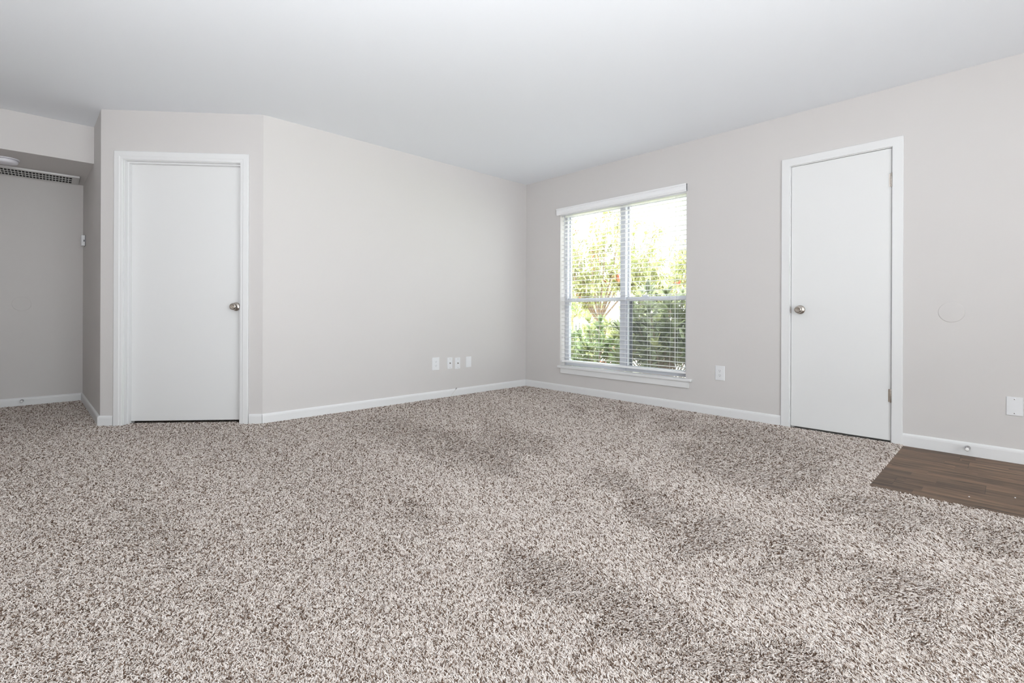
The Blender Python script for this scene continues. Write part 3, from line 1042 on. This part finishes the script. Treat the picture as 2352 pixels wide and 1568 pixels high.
# outlines (floor metres) of the patches where the last vacuum strokes laid the pile the other way, and the creases between strokes
DARK = [
    [(-2.16, -2.81), (-1.97, -2.91), (-2.11, -3.08), (-2.44, -3.13), (-2.39, -3.0)] ,
    [(-2.08, -3.14), (-2.03, -3.34), (-2.09, -3.41), (-2.36, -3.36), (-2.54, -3.27), (-2.43, -3.18)] ,
    [(-2.5, -3.53), (-2.16, -3.44), (-1.96, -3.47), (-1.99, -3.6), (-2.12, -3.62), (-2.33, -3.57), (-2.45, -3.56)] ,
    [(-2.17, -3.67), (-2.06, -3.7), (-2.06, -3.85), (-2.06, -3.96), (-2.25, -3.95), (-2.5, -3.92), (-2.49, -3.89), (-2.24, -3.79)] ,
    [(-1.45, -3.95), (-1.32, -4.13), (-1.58, -4.13), (-1.73, -3.99)] ,
    [(-1.44, -3.49), (-1.31, -3.61), (-1.38, -3.9), (-1.61, -3.85), (-1.84, -3.74), (-1.62, -3.67), (-1.69, -3.55)] ,
    [(-1.1, -2.48), (-0.36, -3.0), (-0.7, -3.34), (-1.17, -3.4), (-1.62, -3.32), (-1.55, -3.14), (-1.6, -2.9), (-1.39, -2.69)] ,
    [(-2.11, -4.05), (-1.99, -4.13), (-2.25, -4.13), (-2.18, -4.08)] ,
    [(-2.93, -2.76), (-2.83, -3.1), (-2.85, -3.32), (-2.81, -3.54), (-2.98, -3.47), (-3.12, -3.32), (-3.04, -3.2), (-3.12, -2.96)] ,
    [(-2.93, -3.47), (-2.76, -3.7), (-2.75, -3.82), (-2.83, -3.81), (-3.1, -3.56), (-3.07, -3.49)] ,
    [(-1.61, -1.05), (-1.59, -1.29), (-1.62, -1.91), (-1.98, -2.2), (-2.06, -1.81), (-2.09, -1.63)] ,
    [(-1.98, -2.43), (-1.88, -2.63), (-2.03, -2.9), (-2.21, -2.84), (-2.14, -2.58)] ,
    [(-0.57, -1.08), (-0.44, -1.35), (-0.89, -1.48)] ,
    [(-0.37, -1.56), (-0.25, -1.81), (-0.86, -1.97)] ,
    [(-0.37, -1.96), (-0.35, -2.22), (-0.71, -2.41), (-0.95, -2.27)] ,
    [(-0.48, -2.32), (-0.14, -2.84), (-0.61, -2.94), (-0.97, -2.6)] ,
    [(-3.84, -0.98), (-3.73, -1.96), (-3.76, -2.44), (-3.74, -2.77), (-3.79, -2.75), (-3.82, -2.29), (-4.01, -1.92), (-3.98, -1.18)] ,
    [(-2.55, -0.6), (-2.0, -0.45), (-2.01, -1.85), (-2.35, -2.29), (-2.56, -1.66)] ,
    [(-3.0, -1.94), (-2.95, -2.21), (-2.97, -2.43), (-3.05, -2.33)] ,
]
CREASE = [
    [(-3.01, -1.05), (-2.98, -1.54), (-2.94, -2.23), (-2.95, -2.42), (-2.92, -2.82)] ,
    [(-1.95, -0.3), (-2.05, -1.43), (-1.99, -1.87)] ,
    [(-3.74, -1.9), (-3.75, -2.27), (-3.76, -2.47), (-3.74, -2.77)] ,
]


def seg_dist(x, y, a, b):
    ax, ay = a
    dx, dy = b[0] - ax, b[1] - ay
    t = np.clip(((x - ax) * dx + (y - ay) * dy) / (dx * dx + dy * dy + 1e-9), 0, 1)
    return np.hypot(x - ax - t * dx, y - ay - t * dy)


def vac(x, y):
    """lay of the pile left by the vacuum cleaner: +1 brushed one way, -1 the other; and closeness to a crease"""
    wx = x + 0.02 * np.sin(y * 17 + x * 5) + 0.012 * np.sin(y * 41)
    wy = y + 0.02 * np.sin(x * 19 + y * 7) + 0.012 * np.sin(x * 37)
    best = np.full(x.shape, 9.0)
    for pl in DARK:
        inside = np.zeros(x.shape, bool)
        d = np.full(x.shape, 9.0)
        for a, b in zip(pl, pl[1:] + pl[:1]):
            d = np.minimum(d, seg_dist(wx, wy, a, b))
            c = (a[1] > wy) != (b[1] > wy)
            inside ^= c & (wx < (b[0] - a[0]) * (wy - a[1]) / (b[1] - a[1] + 1e-12) + a[0])
        best = np.minimum(best, np.where(inside, -d, d))
    # strokes crossing at the right-hand side of the room are freshly marked, the rest is nearly level
    fresh = 1 / (1 + np.exp(-((x + 2.95) * 3.0 + (-2.3 - y) * 3.0) / 0.7))
    s = np.tanh(best / 0.038)
    s = np.where(s > 0, s * (0.16 + 0.55 * fresh), s * (0.38 + 0.20 * fresh))
    # away from the marks: broad faint strips along the wall direction
    strip = np.sin(x * 2 * np.pi / 0.95 + 1.0 + 0.5 * np.sin(y * 1.3)) * 0.25 + 0.2 * np.sin(x * 9 + 2 * np.sin(y * 4)) * np.sin(y * 6 + x * 3)
    s = np.clip(s + strip * 0.45, -1, 1)
    cz = np.full(x.shape, 9.0)
    for cl in CREASE:
        for a, b in zip(cl, cl[1:]):
            cz = np.minimum(cz, seg_dist(wx, y, a, b))
    return s, np.exp(-(cz / 0.009) ** 2)


def build_pile():
    P = []
    cx, cy = CAM[0], CAM[1]
    fx, fy = math.sin(YAW), math.cos(YAW)
    bins = [0.55, 0.9, 1.3, 1.7, 2.2, 2.8, 3.5, 4.3, 5.2, 6.6]
    for d0, d1 in zip(bins, bins[1:]):
        dm = (d0 + d1) / 2
        s = min(max(0.0030 + 0.0012 * (dm - 1.2), 0.0030), 0.0082)
        # jittered grid over the bounding region of the bin
        R = d1 * 1.75
        x0, x1 = max(XL, cx - R), min(0.0, cx + R)
        y0, y1 = max(YR, cy - R), min(YE, cy + R)
        gx = np.arange(x0, x1, s)
        gy = np.arange(y0, y1, s)
        for ch in np.array_split(gx, max(1, len(gx) * len(gy) // 1500000 + 1)):
            X, Y = np.meshgrid(ch, gy, indexing='ij')
            X = X.ravel() + rng.uniform(0, s, X.size)
            Y = Y.ravel() + rng.uniform(0, s, Y.size)
            dep = (X - cx) * fx + (Y - cy) * fy
            lat = (X - cx) * fy - (Y - cy) * fx
            ok = (dep >= d0) & (dep < d1) & (np.abs(lat) < dep * 1.22 + 0.45)
            ok &= (X < -BT - 0.001) & (X > XL + 0.02)
            # inside the room outline
            inb = (Y < -BT - 0.001)
            # beyond the back wall plane: hall side, left of angled wall and hall wall
            dd = (X - P0.x) * nd.x + (Y - P0.y) * nd.y
            ddf = (X - P1.x) * nf.x + (Y - P1.y) * nf.y
            tdist = (X - P0.x) * td.x + (Y - P0.y) * td.y
            front = dd > np.where((tdist > D1_A) & (tdist < D1_B), -0.064, BT + 0.001)
            hall = (ddf > BT) & (Y < YE - BT)
            ok &= (inb & ((X > P0.x) | front)) | (~inb & (X < P0.x + 0.05) & front & (Y < P1.y)) | ((Y >= P1.y) & hall)
            ok &= ~((X > WX) & (Y < WY))
            ok2 = ok
            P.append(np.stack([X[ok2], Y[ok2], np.full(ok2.sum(), s)], 1))
    # threshold under the right door
    P = np.concatenate(P).astype(np.float64)
    n = len(P)
    print('pile strands', n)
    x, y, s = P[:, 0], P[:, 1], P[:, 2]
    ln = 0.0115 * rng.uniform(0.75, 1.25, n) * (0.9 + 30 * (s - 0.003).clip(0, 0.006))
    v, crease = vac(x, y)
    fleck = rng.random(n) < 0.27
    ln = ln * (1 - 0.45 * crease)
    # lean: strokes run along y (towards / away from the rear)
    ly = v * LEAN
    lx = 0.45 * v * LEAN
    az = rng.uniform(0, 2 * np.pi, n)
    rl = rng.uniform(0.15, 1.0, n)
    lx = lx + np.cos(az) * rl
    ly = ly + np.sin(az) * rl
    base = np.stack([x, y, np.full(n, 0.0)], 1)
    ka = az + rng.choice([-1, 1], n) * rng.uniform(1.2, 2.2, n)
    kx, ky = np.cos(ka) * 0.55, np.sin(ka) * 0.55
    pts = np.zeros((n, 4, 3))
    for i, t in enumerate((0.0, 0.38, 0.72, 1.0)):
        b = math.sin(math.pi * t)
        px = x + ln * (lx * t * t * 0.85 + kx * b * 0.5)
        py = y + ln * (ly * t * t * 0.85 + ky * b * 0.5)
        L2 = (lx ** 2 + ly ** 2)
        pz = ln * t * (1.0 / np.sqrt(1 + 0.45 * L2 * t)) * 0.92
        pts[:, i] = np.stack([px, py, pz], 1)
    # keep strands off the baseboards and out of the planks
    pts[:, :, 0] = np.minimum(pts[:, :, 0], -BT - 0.0005)
    rad = np.zeros((n, 4))
    r0 = s * 0.41 * rng.uniform(0.8, 1.15, n)
    rad[:, 0] = r0 * 0.85
    rad[:, 1] = r0
    rad[:, 2] = r0 * 0.95
    rad[:, 3] = r0 * 0.62
    tint = np.clip(rng.normal(0.76, 0.17, n), 0, 1)
    tint[fleck] = rng.uniform(0.0, 0.22, fleck.sum())
    hc = bpy.data.hair_curves.new('carpet_pile')
    hc.add_curves([4] * n)
    hc.attributes['position'].data.foreach_set('vector', pts.reshape(-1).astype(np.float32))
    ra = hc.attributes.get('radius') or hc.attributes.new('radius', 'FLOAT', 'POINT')
    ra.data.foreach_set('value', rad.reshape(-1).astype(np.float32))
    ta = hc.attributes.new('tint', 'FLOAT', 'CURVE')
    ta.data.foreach_set('value', tint.astype(np.float32))
    hc.materials.append(YARNM)
    o = bpy.data.objects.new('carpet_pile', hc)
    scene.collection.objects.link(o)
    tag(o, 'beige and brown speckled frieze carpet pile covering the room floor', 'carpet', None, 'stuff')
    return o


build_pile()
GROUPS = {'outlet_plate': 'white wall plates near the floor', 'cable_plate': 'white wall plates near the floor', 'blank_plate': 'white wall plates near the floor',
          'wall_bumper': 'round painted wall bumpers', 'door_stop': 'chrome door stops on the baseboards', 'crumb': 'white crumbs on the planks',
          'dark_hedge': 'dark shrubs outside the window', 'whorled_shrub': 'whorled shrubs outside the window', 'pale_shrub': 'pale shrubs outside the window',
          'small_tree': 'small trees outside the window', 'background_tree': 'far trees outside the window'}
for o in scene.objects:
    g_ = GROUPS.get(o.name.split('.')[0])
    if g_ and o.parent is None:
        o['group'] = g_
scene.cycles_curves.shape = 'RIBBONS'
scene.cycles_curves.subdivisions = 1
scene.cycles.max_bounces = 8
scene.cycles.diffuse_bounces = 6
scene.cycles.transparent_max_bounces = 24
scene.cycles.use_denoising = True
scene.cycles.caustics_reflective = False
scene.cycles.caustics_refractive = False
